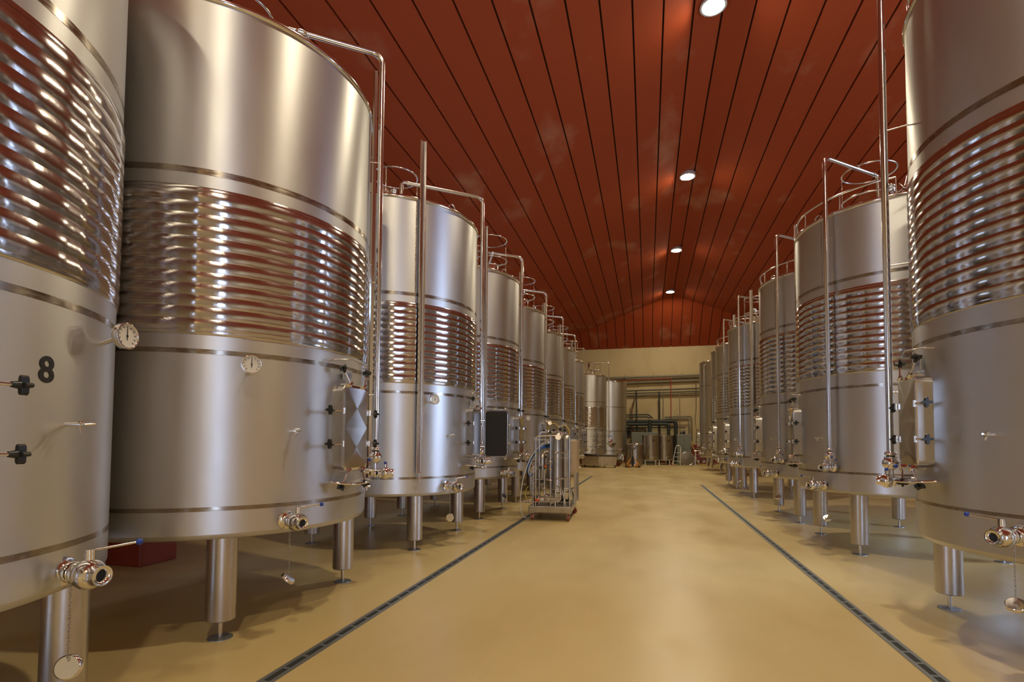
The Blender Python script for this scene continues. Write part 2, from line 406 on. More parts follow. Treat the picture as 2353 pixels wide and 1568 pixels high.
def door(t, side, az, z, key, open_=False):
    R = TR[side]; f = fr(side, az, R, z)
    def collar(mb):
        L = rrect(.38, .72, .055, 5); prism(mb, f, L, -.06, .09, False, False, True)
        L2 = rrect(.36, .70, .05, 5); A = [f(a, b, .09) for a, b in L]; B = [f(a, b, .09) for a, b in L2]; mb.grid([A, B], True, False)
        prism(mb, f, L2, -.03, .09, False, False, True)
    d = put('manway', key, collar, 'collar', t)
    put('opening', key, lambda mb: prism(mb, f, rrect(.36, .70, .05, 5), -.02, -.012, True, True), 'dark_in', d)
    if open_:
        h = f(-.22 if False else .235, 0, .115)   # hinge on the far edge
        g = Fr(h + Vector((side*.20, 0, 0)) + Vector((0, .03, 0)), Vector((side, 0, 0)), (0, 0, 1), Vector((0, 1, 0)))
        lf = put('door_leaf', key, lambda mb: (leaf_geo(mb, g, .02)), 'polish', t)
        put('gasket', key, lambda mb: (prism(mb, g, rrect(.385, .725, .06, 5), .006, .022)), 'rubber', lf)
        put('inner_lining', key, lambda mb: (prism(mb, g, rrect(.325, .665, .03, 4), -.002, .008)), 'dark_in', lf)
        def rimg(mb):
            tube(mb, [g(a, b, .010) for a, b in rrect(.36, .70, .05, 5)], .007, 6, True)
            for s in (-1, 1):
                rod(mb, g(-.18, s*.2, .02), f(.19, s*.2, .06), .012, 8)
            for a, b in ((.14, .38), (-.02, .385), (.14, -.38), (.2, .14), (.2, -.14)):
                rod(mb, g(a, b-.01, .012), g(a+.012, b+.012, .012), .018, 8)
        put('clamp_lugs', key, rimg, 'polish', lf)
    else:
        lf = put('door_leaf', key, lambda mb: leaf_geo(mb, f, .092), 'polish', t)
    for i in range(8):
        sc = put('clamp_screw', (key, i), lambda mb: screw_geo(mb, f, i), 'polish', t)
        if open_ and i in (1, 4, 5, 7): continue
        put('star_knob', (key, i), lambda mb: knobs_geo(mb, f, i), 'black', sc)
    def tray(mb):
        rows = []
        for k in range(13):
            q = PI*k/12; a, c = -.27*math.cos(q), .19*math.sin(q)**.7
            rows.append([f(a, -.47-.025*math.sin(q), c), f(a*1.03, -.455-.02*math.sin(q), c+.012), f(a, -.462-.025*math.sin(q), c+.002)])
        mb.grid(rows, False)
        mb.add([r[0] for r in rows] + [f(0, -.50, 0)], [(i, i+1, 13) for i in range(12)], True)
    put('drip_tray', key, tray, 'polish', t)
    def rain(mb):
        P = [f(-.27, .565, .0), f(-.27, .57, .07), f(-.05, .60, .09), f(.27, .57, .07), f(.27, .565, 0)]; tube(mb, bend(P, .03, 3), .006, 8)
    put('rain_bar', key, rain, 'pipe', t)
    p = put('label_plate', key, lambda mb: (box(mb, f, -.085, .055, .425, .515, .018, .022), box(mb, f, -.02, -.01, .41, .425, 0, .03)), 'label', t)
    def marks(mb):
        cyl(mb, Fr(f(-.055, .495, .0221), f.u, f.v, f.w), .010, 0, .001, 12)
        for k in range(3): box(mb, f, -.035, .04-.01*k, .485-.012*k, .488-.012*k, .022, .0228)
    put('plate_print', key, marks, 'blue', p)
def valve_geo(mb, f, s=1.0):
    """ball valve standing out of the wall along w, stem up along v"""
    q = lambda P: [(r*s, h*s) for r, h in P]
    lathe(mb, f, [q([(.030, 0), (.030, .05)]), q([(.045, .05), (.050, .056), (.050, .07), (.045, .076)]), q([(.045, .076), (.034, .078), (.034, .105)]),
                  q([(.052, .105), (.056, .112), (.056, .122), (.050, .13)]), q([(.050, .13), (.066, .15), (.071, .178), (.066, .205), (.050, .226)]),
                  q([(.050, .226), (.046, .235), (.046, .265)]), q([(.046, .265), (.030, .266), (.028, .23)])], 28)
    lathe(mb, f, [q([(.070, .001), (.045, .004), (.030, .02)])], 24)
    g = Fr(f(0, .06*s, .178*s), f.u, f.w, f.v)
    cyl(mb, g, .020*s, 0, .055*s, 14)
def valve_dark(mb, f, s=1.0): cyl(mb, f, .0285*s, .20*s, .235*s, 20)
def handle_geo(mb, f, s, da, dw=0.0):
    o = f(0, .108*s, .178*s); rod(mb, o - (f.u*da)*.02, o + (f.u*da + f.w*dw)*.17*s + f.v*.012, .006*s, 8); return o
def valve(t, key, f, s=1.0, da=1.0, dw=0.0, capped=False):
    v = put('ball_valve', key, lambda mb: valve_geo(mb, f, s), 'polish', t)
    if capped: put('outlet_cap', key, lambda mb: lathe(mb, f, [[(.052*s, .255*s), (.055*s, .26*s), (.055*s, .285*s)], [(.055*s, .285*s), (.001, .289*s)]], 24), 'polish', v)
    else: put('outlet_bore', key, lambda mb: valve_dark(mb, f, s), 'dark_in', v)
    put('handle', key, lambda mb: handle_geo(mb, f, s, da, dw), 'pipe', v)
    put('handle_ball', key, lambda mb: sphere(mb, f(0, .108*s, .178*s) + (f.u*da + f.w*dw)*.185*s + f.v*.013, .0165*s), 'blue', v)
def chain_geo(mb, p, L, n):
    for i in range(n):
        z = -L*(i+.5)/n; hl = L/n*.72
        a = (1, 0) if i % 2 else (0, 1)
        pts = [(a[0]*.006*math.cos(q), a[1]*.006*math.cos(q), z + hl*math.sin(q)) for q in [2*PI*k/8 for k in range(8)]]
        tube(mb, [Vector(p) + Vector(x) for x in pts], .0016, 4, True)
def chain(t, key, p, L, tilt, s=1.0):
    c = put('cap_chain', key, lambda mb: chain_geo(mb, p, L, 24), 'dullsteel', t)
    g = axis_frame(Vector(p) + Vector((0, 0, -L-.03)), tilt)
    put('blanking_cap', key, lambda mb: lathe(mb, g, [[(.001, .006), (.050*s, .007)], [(.050*s, .007), (.056*s, .002), (.056*s, -.018)], [(.056*s, -.018), (.04*s, -.02), (.038*s, -.008), (.001, -.008)]], 28), 'polish', c)
def gauge(t, key, f):
    def body(mb):
        rod(mb, f(0, -.04, 0), f(0, 0, .13), .011, 10)
        g = Fr(f(0, 0, .12), f.u, f.v, f.w); lathe(mb, g, [[(.001, -.005), (.03, 0), (.063, .003)], [(.063, .003), (.069, .01), (.069, .042)], [(.069, .042), (.062, .046), (.061, .036)]], 32)
    b = put('thermometer', key, body, 'polish', t)
    g = Fr(f(0, 0, .155), f.u, f.v, f.w)
    d = put('dial', key, lambda mb: cyl(mb, g, .0612, -.001, .001, 32), 'dial', b)
    def marks(mb):
        for k in range(11):
            a = math.radians(-135+27*k+90); h = Fr(g(0, 0, 0), f.u*math.cos(a)+f.v*math.sin(a), f.v*math.cos(a)-f.u*math.sin(a), f.w); box(mb, h, .043, .054, -.0018, .0018, .001, .0018)
        h = Fr(g(0, 0, 0), f.v, f.u, f.w); box(mb, h, -.022, .040, -.0022, .0022, .0018, .003); cyl(mb, g, .006, .001, .004, 12)
    put('needle_and_marks', key, marks, 'paint_black', b)
def tap(t, key, f):
    def g(mb):
        rod(mb, f(0, 0, 0), f(0, 0, .085), .010, 10); rod(mb, f(0, 0, .05), f(0, 0, .075), .015, 12)
        rod(mb, f(-.0, 0, .085), f(.02, .004, .12), .007, 8); rod(mb, f(0, 0, .062), f(0, -.04, .075), .006, 8); rod(mb, f(-.02, .012, .065), f(.03, .018, .072), .004, 6)
    put('sample_tap', key, g, 'polish', t)
def leg(t, key, x, y, zb, cone=False):
    R = .105
    def g(mb):
        if cone: lathe(mb, WORLD, [[(R, zb+.05), (R, .42), ], [(R, .42), (.05, .16)], [(.05, .16), (.001, .16)]], 28)
        else: lathe(mb, WORLD, [[(R, zb+.06), (R, .145)], [(R, .145), (R-.008, .138)], [(R-.008, .138), (.001, .14)]], 32)
    l = put('leg', key, g, 'leg', t, (x, y, 0))
    put('levelling_screw', 'ls', lambda mb: cyl(mb, WORLD, .017, .012, .17, 12), 'pipe', l)
    put('foot_plate', 'fp', lambda mb: lathe(mb, WORLD, [[(.001, .014), (.03, .013), (.088, .006)], [(.088, .006), (.09, .0)]], 24), 'grate', l)
def riser(t, key, side, az, ztop, zbot, hx, hy, ro=.12):
    R = TR[side]; p = pol(side, az, R+ro, 0); inner = Vector((hx, hy, ztop))
    def g(mb):
        tube(mb, bend([(p.x, p.y, zbot), (p.x, p.y, ztop), inner], .10, 8), .0285, 18)
        e = (inner - Vector((p.x, p.y, ztop))).normalized(); rod(mb, inner - e*.01, inner + e*.02, .038, 18)
        tube(mb, bend([inner + e*.02, inner + e*.10, inner + e*.13 + Vector((0, 0, -.5))], .07, 6), .026, 12)
    pp = put('riser_pipe', key, g, 'pipe', t)
    n = pol(side, az, 1, 0)
    def br(mb):
        f = axis_frame(p + Vector((0, 0, zbot)), (0, 0, 1))
        lathe(mb, f, [[(.0285, .0), (.045, -.002), (.048, -.02), (.045, -.03)], [(.045, -.03), (.034, -.032), (.034, -.045)], [(.05, -.045), (.05, -.06)], [(.05, -.06), (.066, -.085), (.066, -.12), (.045, -.15), (.034, -.16)]], 24)
        rod(mb, p + Vector((0, 0, zbot-.08)), p + Vector((0, 0, zbot-.22)), .022, 12)
        rod(mb, p + Vector((0, 0, zbot-.1)), p + Vector((0, 0, zbot-.1)) - Vector((side*0, 1, 0))*.12, .015, 10)
        rod(mb, p + Vector((0, 0, zbot-.24)), pol(side, az, R-.01, zbot-.24), .028, 14)
    put('riser_fitting', key, br, 'polish', pp)
    for z in (1.95, 3.1, 4.35): put('pipe_bracket', (key, z), lambda mb: rod(mb, p + Vector((0, 0, z)) - n*.02, p + Vector((0, 0, z)) - n*(ro+.02), .006, 8), 'pipe', pp)
    put('handle_ball', key, lambda mb: sphere(mb, p + Vector((side*.03, -.17, zbot-.12)), .0165), 'blue', pp)
    f2 = Fr(pol(side, az, R+.04, zbot-.26), Vector((0, 0, 1)).cross(n), (0, 0, 1), n)
    valve(t, ('rv', key), f2, .9, -1.0 if side > 0 else 1.0)
def level(t, key, side, az, z0, z1):
    R = TR[side]; f = fr(side, az, R+.055, 0)
    def ch(mb):
        w = .038
        box(mb, f, -w, w, z0, z1, 0, .003); box(mb, f, -w, -w+.003, z0, z1, .003, .032); box(mb, f, w-.003, w, z0, z1, .003, .032)
    c = put('level_gauge', key, ch, 'pipe', t)
    put('sight_tube', key, lambda mb: rod(mb, f(.012, z0+.02, .018), f(.012, z1-.01, .018), .008, 10), 'glass', c)
    def tk(mb):
        z = z0 + .1
        while z < z1: box(mb, f, -.024, -.006 if round((z-z0-.1)/.1) % 5 == 0 else -.014, z, z+.004, .003, .004); z += .1
    put('scale_marks', key, tk, 'paint_black', c)
    for z in (z0+.25, 2.15, 3.4, 4.6): put('gauge_bracket', (key, z), lambda mb: rod(mb, f(0, z, -.055), f(0, z, 0), .008, 8), 'pipe', c)
    def fit(mb):
        rod(mb, f(.005, z0-.10, 0), f(.005, z0+.01, 0), .010, 10); rod(mb, f(.005, z0-.06, -.07), f(.005, z0-.06, .035), .012, 10)
        rod(mb, f(-.04, z0-.06, .01), f(.05, z0-.06, .01), .007, 8)
    put('gauge_cock', key, fit, 'polish', c)
def hatch(t, key, side, cx, cy, zt, lid=True):
    g = Fr((cx, cy, 0)); zz = zt + .10
    def neck(mb):
        lathe(mb, g, [[(.17, zt+.02), (.17, zz+.24)], [(.17, zz+.24), (.182, zz+.245), (.182, zz+.265), (.165, zz+.265)], [(.165, zz+.265), (.163, zz)]], 36)
        rod(mb, g(side*.15, -.12, zz+.2), g(side*.33, -.16, zz+.22), .012, 8)
    h = put('top_hatch', key, neck, 'polish', t)
    if lid:
        f = axis_frame(g(-side*.20, .03, zz+.50), (side*1.0, -.35, .10))
        def lidg(mb):
            lathe(mb, f, [[(.001, .035), (.05, .03), (.19, .004)], [(.19, .004), (.20, 0), (.20, -.02), (.17, -.02), (.001, -.016)]], 40)
            for k in range(8):
                a = 2*PI*k/8; rod(mb, f(.04*math.cos(a), .04*math.sin(a), .034), f(.185*math.cos(a), .185*math.sin(a), .009), .004, 5)
            rod(mb, f(0, 0, -.02), f(0, 0, .07), .012, 8); rod(mb, g(-side*.2, .03, zz+.22), f(0, -.19, -.01), .012, 8)
        put('hatch_lid', key, lidg, 'polish', h)
    def vent(mb):
        P = [g(side*.06, -.27, zt+.06), g(side*.06, -.27, zz+.20), g(side*.12, -.29, zz+.34)]; tube(mb, bend([g(side*.0, -.2, zt+.10)] + P[0:1] + P[1:], .05, 4), .024, 12)
        f = axis_frame(g(side*.12, -.29, zz+.34), (.1*side, -.02, 1)); lathe(mb, f, [[(.03, 0), (.045, .015), (.048, .06)], [(.048, .06), (.052, .065), (.052, .085), (.045, .10), (.001, .105)]], 20)
    put('vent_valve', key, vent, 'pipe', t)
def basket(t, key, cx, cy, zt, r=.35):
    g = Fr((cx, cy, 0)); z1, z2 = zt + .45, zt + .88
    def b(mb):
        tube(mb, circle(g, r, 44, z1), .0125, 8, True); tube(mb, circle(g, r, 44, z2), .0125, 8, True)
        for k in range(3):
            a = 2*PI*k/3 + .6; rod(mb, g(r*math.cos(a), r*math.sin(a), zt+.07), g(r*math.cos(a), r*math.sin(a), z2), .008, 8)
    put('guard_basket', key, b, 'pipe', t)
def toprail(t, key, side, R, zt):
    def b(mb):
        P = [pol(side, 20+150*k/40, R-.03, zt+.24) for k in range(41)]; tube(mb, P, .012, 8)
        for k in range(0, 41, 8): rod(mb, P[k], (P[k].x, P[k].y, zt), .010, 8)
    put('top_rail', key, b, 'pipe', t)
def lug(t, key, side, az, R, zt):
    f = fr(side, az, R-.03, zt)
    put('lifting_lug', key, lambda mb: tube(mb, [f(.07*math.cos(q), .085*math.sin(q)+.0, 0) for q in [PI*k/10 for k in range(11)]], .008, 8), 'pipe', t)

TR = {1: 1.313, -1: 1.283}
def tank(label, group, x, y, side, v):
    R = TR[side]; t = thing('wine_tank', label, 'tank', (x, y, 0), 0, group)
    zb, zt = v['zb'], v['zt']; kk = (side, v['id'])
    put('shell', kk, lambda mb: shell_mesh(mb, R, zb, zt), 'shell', t)
    put('roof', kk, lambda mb: roof_mesh(mb, R, zt), 'shell', t)
    put('rim', kk, lambda mb: rim_mesh(mb, R, zt), 'polish', t)
    for i, (z, h) in enumerate(v['bands']): put('weld_band', kk+(i,), lambda mb: band_mesh(mb, R, z, h), 'band', t)
    if v.get('jac'): put('cooling_jacket', kk, lambda mb: jacket_mesh(mb, R, *v['jac'], *v.get('wob', ())), 'jacket', t)
    for a in v.get('welds', ()):
        f = fr(side, a, R, 0); z0 = v['bands'][0][0]
        put('vertical_weld', kk+(a,), lambda mb: box(mb, f, -.006, .006, z0+.03, zt-.04, -.001, .0012), 'band', t)
    i = 0
    for sx in (-1, 1):
        for sy in (-1, 1): leg(t, (round(zb, 2), v.get('cone', False)), sx*.80, sy*.82, zb, v.get('cone', False))
    m = v.get('mirror')
    mm = (lambda a: 176-a) if m else (lambda a: a)
    kq = (side, bool(m), v.get('detail', 0))
    door(t, side, v.get('daz', 90 if side > 0 else 96), 1.60 + v.get('dz', 0), kq + (v.get('dz', 0), v.get('open', False)), v.get('open', False))
    fg = fr(side, mm(50), R, 2.04 + v.get('gz', 0))
    if m: fg = Fr(fr(side, 124, R, 0)(0, 2.035, 0), fr(side, 97, 1, 0).u, (0, 0, 1), fr(side, 97, 1, 0).w)
    gauge(t, kq + ('g', v.get('gz', 0)), fg) if v.get('gauge', True) else None
    tap(t, kq + ('t',), fr(side, mm(64.5), R, 1.56))
    fv = fr(side, mm(v.get('vaz', 63.5)), R, .865 if side > 0 else .90)
    da = 1.0 if side > 0 else -1.0
    if m: fv = Fr(fv.o, fv.u*.9+fv.w*.43, fv.v, fv.w*.9-fv.u*.43)
    valve(t, kq + ('v', v.get('vaz'), v.get('cap', False)), fv, 1.0, da, .1 if not m else .35, v.get('cap', False))
    tl = v.get('tilt', (.75, -.5, .55)); tl = (side*tl[0], tl[1], tl[2])
    chain(t, kq + ('c', tl), fv(-.0, -.05, .06), .36, tl, 1.0)
    riser(t, kq + ('r', v['raz']), side, v['raz'], v.get('rtop', 5.5), 1.42, side*.28, -.10, v.get('rro', .10))
    if v.get('lev'): level(t, kq + ('l', v['lev']), side, v['lev'], 1.05, 5.57)
    hx = v.get('hx', 0)
    hatch(t, kq + ('h', hx, zt), side, side*hx, 0, zt, v.get('lid', True)); 
    if v.get('bask', True): basket(t, kq + ('b', hx, zt), side*(hx+v.get('boff', 0)), 0, zt)
    if v.get('rail'): toprail(t, kq + ('tr', zt), side, R, zt)
    lug(t, kq + ('lg', zt), side, 66, R, zt)
    if v.get('patch'): put('lower_cooling_patch', kk, lambda mb: patch_mesh(mb, side, R, *v['patch']), 'jacket', t)
    if v.get('num'):
        az, z, s = v['num'][1:]; f = fr(side, az, R+.0015, z); text_mesh('number', v['num'][0], f, s, 'paint_black', t, label='black number ' + v['num'][0])
    return t
LB = [(3.46, .045), (2.13, .035), (.985, .03)]
LV = dict(id='L', zb=.76, zt=4.79, bands=LB, jac=(2.25, 3.345), raz=117, lev=43, welds=(40,), hx=0)
g1, g2 = 'large steel tanks of the left row', 'large steel tanks of the right row'
tank('large steel wine tank with the big black number 8', g1, -3.9, 1.40, 1, {**LV, 'mirror': True, 'lev': None, 'num': ('8', 106.2, 1.80, .165), 'raz': 60, 'daz': 81.8, 'dz': -.03, 'tilt': (.45, -.9, .25), 'welds': (), 'detail': 1, 'id': 'L1', 'wob': (.0011, 60)})
tank('huge steel wine tank next to the number 8 tank, closed door at its right edge', g1, -3.92, 4.157, 1, {**LV, 'id': 'L2', 'wob': (.0006, 52), 'lev': 133, 'welds': (), 'tilt': (.6, .3, .75)})
tank('steel tank of the left row with its black-lined door standing open', g1, -3.88, 7.47, 1, {**LV, 'zb': .74, 'open': True, 'id': 'L3', 'tilt': (.3, -.95, .1), 'detail': 3})
far = [(-3.9, 10.38, 'steel tank of the left row just behind the open black door'), (-3.9, 13.22, 'fifth steel tank of the left row, left of the filter trolley'),
       (-3.9, 16.13, 'sixth steel tank of the left row, right behind the filter trolley'), (-3.9, 19.1, 'seventh steel tank of the left row counted from the left edge'),
       (-3.9, 22.05, 'eighth and last full-size ribbed tank of the left row')]
for i, (x, y, lb) in enumerate(far):
    tank(lb, g1, x, y, 1, {**LV, 'hx': .72, 'lid': False, 'cap': i == 0, 'id': 'L', 'gauge': True, 'raz': 117})
RB = [(3.72, .045), (2.25, .035), (1.09, .03)]
RV = dict(id='R', zb=.80, zt=4.70, bands=RB, jac=(2.43, 3.59), raz=55, lev=39, hx=0, dz=.05, gz=.12, gauge=False, rail=True, welds=(62,), bask=False, tilt=(.3, -.5, .8))
tank('huge steel wine tank nearest on the right side of the aisle, polished door', g2, 3.45, 4.85, -1, {**RV, 'id': 'R1', 'zb': .71, 'zt': 5.2, 'bands': [(3.90, .05), (2.31, .035), (1.02, .025)], 'jac': (2.47, 3.76), 'raz': 112, 'lev': None, 'welds': (), 'rro': .17, 'dz': .07, 'rtop': 6.6, 'vaz': 58.5, 'wob': (.0002, 30)})
tank('steel tank of the right row with a round guard basket, second from the right edge', g2, 3.55, 8.86, -1, {**RV, 'lev': None, 'bask': True, 'boff': .3})
tank('third steel tank of the right row from the right edge', g2, 3.55, 11.7, -1, {**RV})
tank('fourth steel tank of the right row, with a small ribbed patch low on its side', g2, 3.55, 16.1, -1, {**RV, 'id': 'R4', 'patch': (14, 42, 1.45, 1.97), 'bask': True, 'hx': .5})
tank('fifth steel tank of the right row, behind the one with the low ribbed patch', g2, 3.55, 18.95, -1, {**RV, 'bask': True})
TR[-1] = 1.29
TV = dict(id='RT', zb=.68, zt=5.65, bands=[(4.4, .03), (1.9, .03)], raz=55, lev=None, hx=0, gauge=False, cone=True, detail=9, bask=False)
tank('tall steel tank with tapered legs at the far right, partly hidden', g2, 4.18, 26.0, -1, {**TV, 'jac': (2.4, 3.6), 'id': 'RT1'})
tank('tall plain polished tank with tapered legs, leftmost of the right row by the end wall', g2, 3.98, 29.5, -1, {**TV})
TR[-1] = 1.283

# the two smaller tanks at the end of the left row
def small_tank(label, x, y, R, v):
    old = TR[1]; TR[1] = R
    t = thing('wine_tank', label, 'tank', (x, y, 0)); zb, zt = v['zb'], v['zt']; k = ('s', x)
    put('shell', k, lambda mb: shell_mesh(mb, R, zb, zt), 'shell', t); put('roof', k, lambda mb: roof_mesh(mb, R, zt), 'shell', t)
    put('rim', k, lambda mb: rim_mesh(mb, R, zt), 'polish', t)
    for i, (z, h) in enumerate(v['bands']): put('weld_band', k+(i,), lambda mb: band_mesh(mb, R, z, h), 'band', t)
    if v.get('jac'): put('cooling_jacket', k, lambda mb: jacket_mesh(mb, R, *v['jac']), 'jacket', t)
    for sx in (-1, 1):
        for sy in (-1, 1): leg(t, (round(zb, 2), False), sx*R*.6, sy*R*.6, zb)
    if v.get('door'): door(t, 1, v['door'], 1.62, k)
    if v.get('riser'): riser(t, k, 1, v['riser'], 6.1, 1.6, .1, -.1, .16)
    if v.get('hatch'): hatch(t, k, 1, .3, 0, zt); basket(t, k, .35, 0, zt-.1, .45)
    f = fr(1, v['vaz'], R, .95); valve(t, k+('v',), f, 1.0, 1, .1, True)
    if v.get('round'):
        f = fr(1, 18, R, 1.38)
        d = put('round_door', k, lambda mb: lathe(mb, f, [[(.20, 0), (.20, .06)], [(.235, .06), (.24, .07), (.235, .085)], [(.235, .085), (.15, .10), (.001, .13)]], 36), 'polish', t)
        put('door_screw', k, lambda mb: (rod(mb, f(0, 0, .12), f(0, 0, .2), .015), rod(mb, f(-.22, 0, .17), f(.22, 0, .17), .014), rod(mb, f(-.07, -.05, .2), f(.07, .05, .2), .012)), 'polish', d)
        text_mesh('number', '31', fr(1, 13, R+.003, 2.04), .19, 'paint_black', t, label='black number 31')
        g = fr(1, 13, R+.004, 1.83)
        put('label_plate', k, lambda mb: box(mb, g, -.19, .19, -.09, .09, 0, .004), 'label', t)
        def ln(mb):
            for q in range(3): box(mb, g, -.13, .13, -.012-.025*q, -.002-.025*q, .004, .005)
        put('plate_print', k, ln, 'blue', t)
    if v.get('tap'): tap(t, k, fr(1, v['tap'], R, 1.75))
    TR[1] = old
small_tank('smaller ribbed steel tank above the steel tub at the end of the left row', -3.42, 31.0, 1.08,
           dict(zb=.74, zt=5.28, bands=[(3.72, .03), (2.13, .03), (1.15, .03)], jac=(2.27, 3.42), door=42, riser=92, hatch=True, vaz=20, tap=15))
small_tank('plain steel tank with the black number 31 and a round door', -2.55, 34.55, 1.25,
           dict(zb=.60, zt=5.26, bands=[(3.63, .04), (2.12, .04), (.87, .04)], round=True, vaz=40))

# ------------------------------------------------------------------ filter trolley on the left of the aisle
CT = thing('filter_trolley', 'stainless wine filter unit on a four-wheeled trolley with blue hoses', 'trolley', (-1.80, 10.30, 0), math.radians(3))
W0 = WORLD
put('deck', None, lambda mb: (box(mb, W0, -.40, .40, -.62, .62, .15, .27, .012)), 'dullsteel', CT)
def caster(x, y, rot=0.0):
    u = Vector((math.cos(rot), math.sin(rot), 0)); f = Fr((x, y, .062), (0, 0, 1), u.cross(Vector((0, 0, 1))), u)
    c = put('caster', None, lambda mb: (box(mb, Fr((x, y, .14), u, Vector((0, 0, 1)).cross(u), (0, 0, 1)), -.035, .035, -.035, .035, 0, .012),
            [box(mb, Fr((x, y, 0), u, Vector((0, 0, 1)).cross(u), (0, 0, 1)), s*.026-.002, s*.026+.002, -.02, .02, .05, .14) for s in (-1, 1)]), 'pipe', CT)
    put('wheel', None, lambda mb: (lathe(mb, f, [[(.001, -.018), (.045, -.018), (.062, -.014)], [(.062, -.014), (.062, .014)], [(.062, .014), (.045, .018), (.001, .018)]], 24)), 'caster', c)
for x, y, r in ((-.34, -.54, .2), (.34, -.54, .1), (.36, .54, 1.1), (-.34, .54, .3)): caster(x, y, r)
def vessel(x, y, r, z0, z1, m='dullsteel', name='filter_housing'):
    def g(mb):
        f = Fr((x, y, 0))
        lathe(mb, f, [[(.001, z0-.04), (r*.7, z0-.02), (r, z0+.03)], [(r, z0+.03), (r, z1-.03)], [(r, z1-.03), (r*.7, z1+.02), (.001, z1+.03)]], 28)
        for z in (z0+.05, (z0+z1)/2+.1, z1-.05): lathe(mb, f, [[(r, z-.012), (r+.014, z-.01), (r+.014, z+.01), (r, z+.012)]], 28)
    return put(name, None, g, m, CT)
vessel(.10, -.36, .105, .52, 1.62); vessel(.24, -.12, .105, .52, 1.58); vessel(-.19, -.30, .062, .60, 1.22); vessel(-.06, -.08, .075, .58, 1.30); vessel(-.30, .05, .05, .5, 1.1)
def legs3(mb):
    for x, y in ((.10, -.36), (.24, -.12)):
        for k in range(3):
            a = k*2.09+.5; f = Fr((x, y, 0)); rod(mb, f(.10*math.cos(a), .10*math.sin(a), .58), f(.19*math.cos(a), .19*math.sin(a), .27), .018, 8, .012)
        cyl(mb, Fr((x, y, 0)), .05, .36, .50, 16, .09)
put('vessel_stand', None, legs3, 'alu', CT)
def frame(mb):
    for P in ([(-.28, -.52, .27), (-.28, -.52, 1.58), (.22, -.44, 1.60)], [(-.33, -.5, .27), (-.33, -.5, 1.0)], [(-.24, -.35, .27), (-.24, -.35, 1.66), (.2, -.2, 1.66)], [(.00, -.50, .27), (.00, -.50, 1.60)], [(.35, -.42, .27), (.35, -.42, 1.62), (.12, -.36, 1.66)],
              [(.19, -.54, .62), (.19, -.54, .36), (-.40, -.56, .34), (-.47, -.56, .34)], [(.19, -.54, .62), (.12, -.47, .64)],
              [(-.36, -.4, .75), (.0, -.42, .75)], [(-.4, -.2, .9), (-.4, -.2, .4), (.0, -.3, .4)], [(-.12, -.5, .95), (-.12, -.5, .45), (.05, -.5, .45)],
              [(-.2, -.54, .42), (.15, -.54, .42)], [(-.31, -.3, .27), (-.31, -.3, .98), (-.1, -.3, .98)], [(.1, -.5, 1.27), (.30, -.30, 1.27)], [(.1, -.5, .78), (.32, -.32, .78)],
              [(-.38, .1, .3), (-.38, .1, 1.45), (-.38, -.3, 1.45)]):
        tube(mb, bend(P, .06, 5), .014, 10)
    for p in ((-.47, -.56, .34), (-.38, -.56, .34), (.0, -.5, .75), (.1, -.5, 1.27), (-.12, -.5, .6), (-.2, -.5, .42), (.19, -.54, .5), (-.33, -.5, .9), (.0, -.5, 1.1), (.0, -.5, .96), (-.1, -.45, .38), (.05, -.2, 1.66), (.2, -.44, 1.62), (.12, -.36, 1.68)):
        sphere(mb, p, .026, 8)
        rod(mb, Vector(p)-Vector((.03, 0, 0)), Vector(p)+Vector((.03, 0, 0)), .022, 10)
put('pipework', None, frame, 'pipe', CT)
def pumps(mb):
    rod(mb, (-.28, -.32, .36), (-.02, -.30, .36), .075, 18); rod(mb, (-.02, -.30, .36), (.06, -.30, .36), .10, 18)
put('pump', None, pumps, 'alu', CT)
put('pump', None, lambda mb: rod(mb, (-.2, .1, .37), (.15, .1, .37), .085, 18), 'alu', CT)
put('motor_cover', None, lambda mb: (rod(mb, (-.34, -.32, .36), (-.26, -.32, .36), .08, 16), rod(mb, (.15, .1, .37), (.30, .1, .37), .08, 16)), 'rubber', CT)
put('control_box', None, lambda mb: (box(mb, W0, .20, .46, -.02, .58, .86, 1.50, .01)), 'beige', CT)
put('table_top', None, lambda mb: (box(mb, W0, -.40, .43, .0, .58, 1.50, 1.53)), 'alu', CT)
for x0, y0, z1 in ((.40, .57, .87), (.40, -.03, .87), (-.39, .57, 1.5)): put('box_post', None, lambda mb: box(mb, W0, x0, x0+.05, y0-.05, y0, .27, z1), 'dullsteel', CT)
def bh(mb):
    for k in range(7): tube(mb, spline([(.02, -.10-.015*k, 1.40-.01*k), (-.12, -.20, 1.43-.012*k), (-.28, -.32-.01*k, 1.30), (-.41-.008*k, -.38, 1.08), (-.45-.006*k, -.40+.02*k, .90), (-.40, -.42+.02*k, .82), (-.33, -.40, .86+.01*k)], 6), .009, 7)
put('blue_hose_bundle', None, bh, 'hose_b', CT)
def wh(mb):
    tube(mb, spline([(.0, -.16, 1.47), (-.16, -.28, 1.46), (-.36, -.42, 1.22), (-.50, -.52, .85), (-.56, -.56, .45), (-.55, -.52, .12), (-.47, -.45, .02), (-.40, -.40, .02)], 6), .010, 8)
    tube(mb, spline([(-.0, -.13, 1.45), (-.2, -.26, 1.40), (-.38, -.36, 1.10), (-.44, -.4, .88), (-.36, -.4, .80)], 6), .011, 8)
put('white_hose', None, wh, 'hose_w', CT)
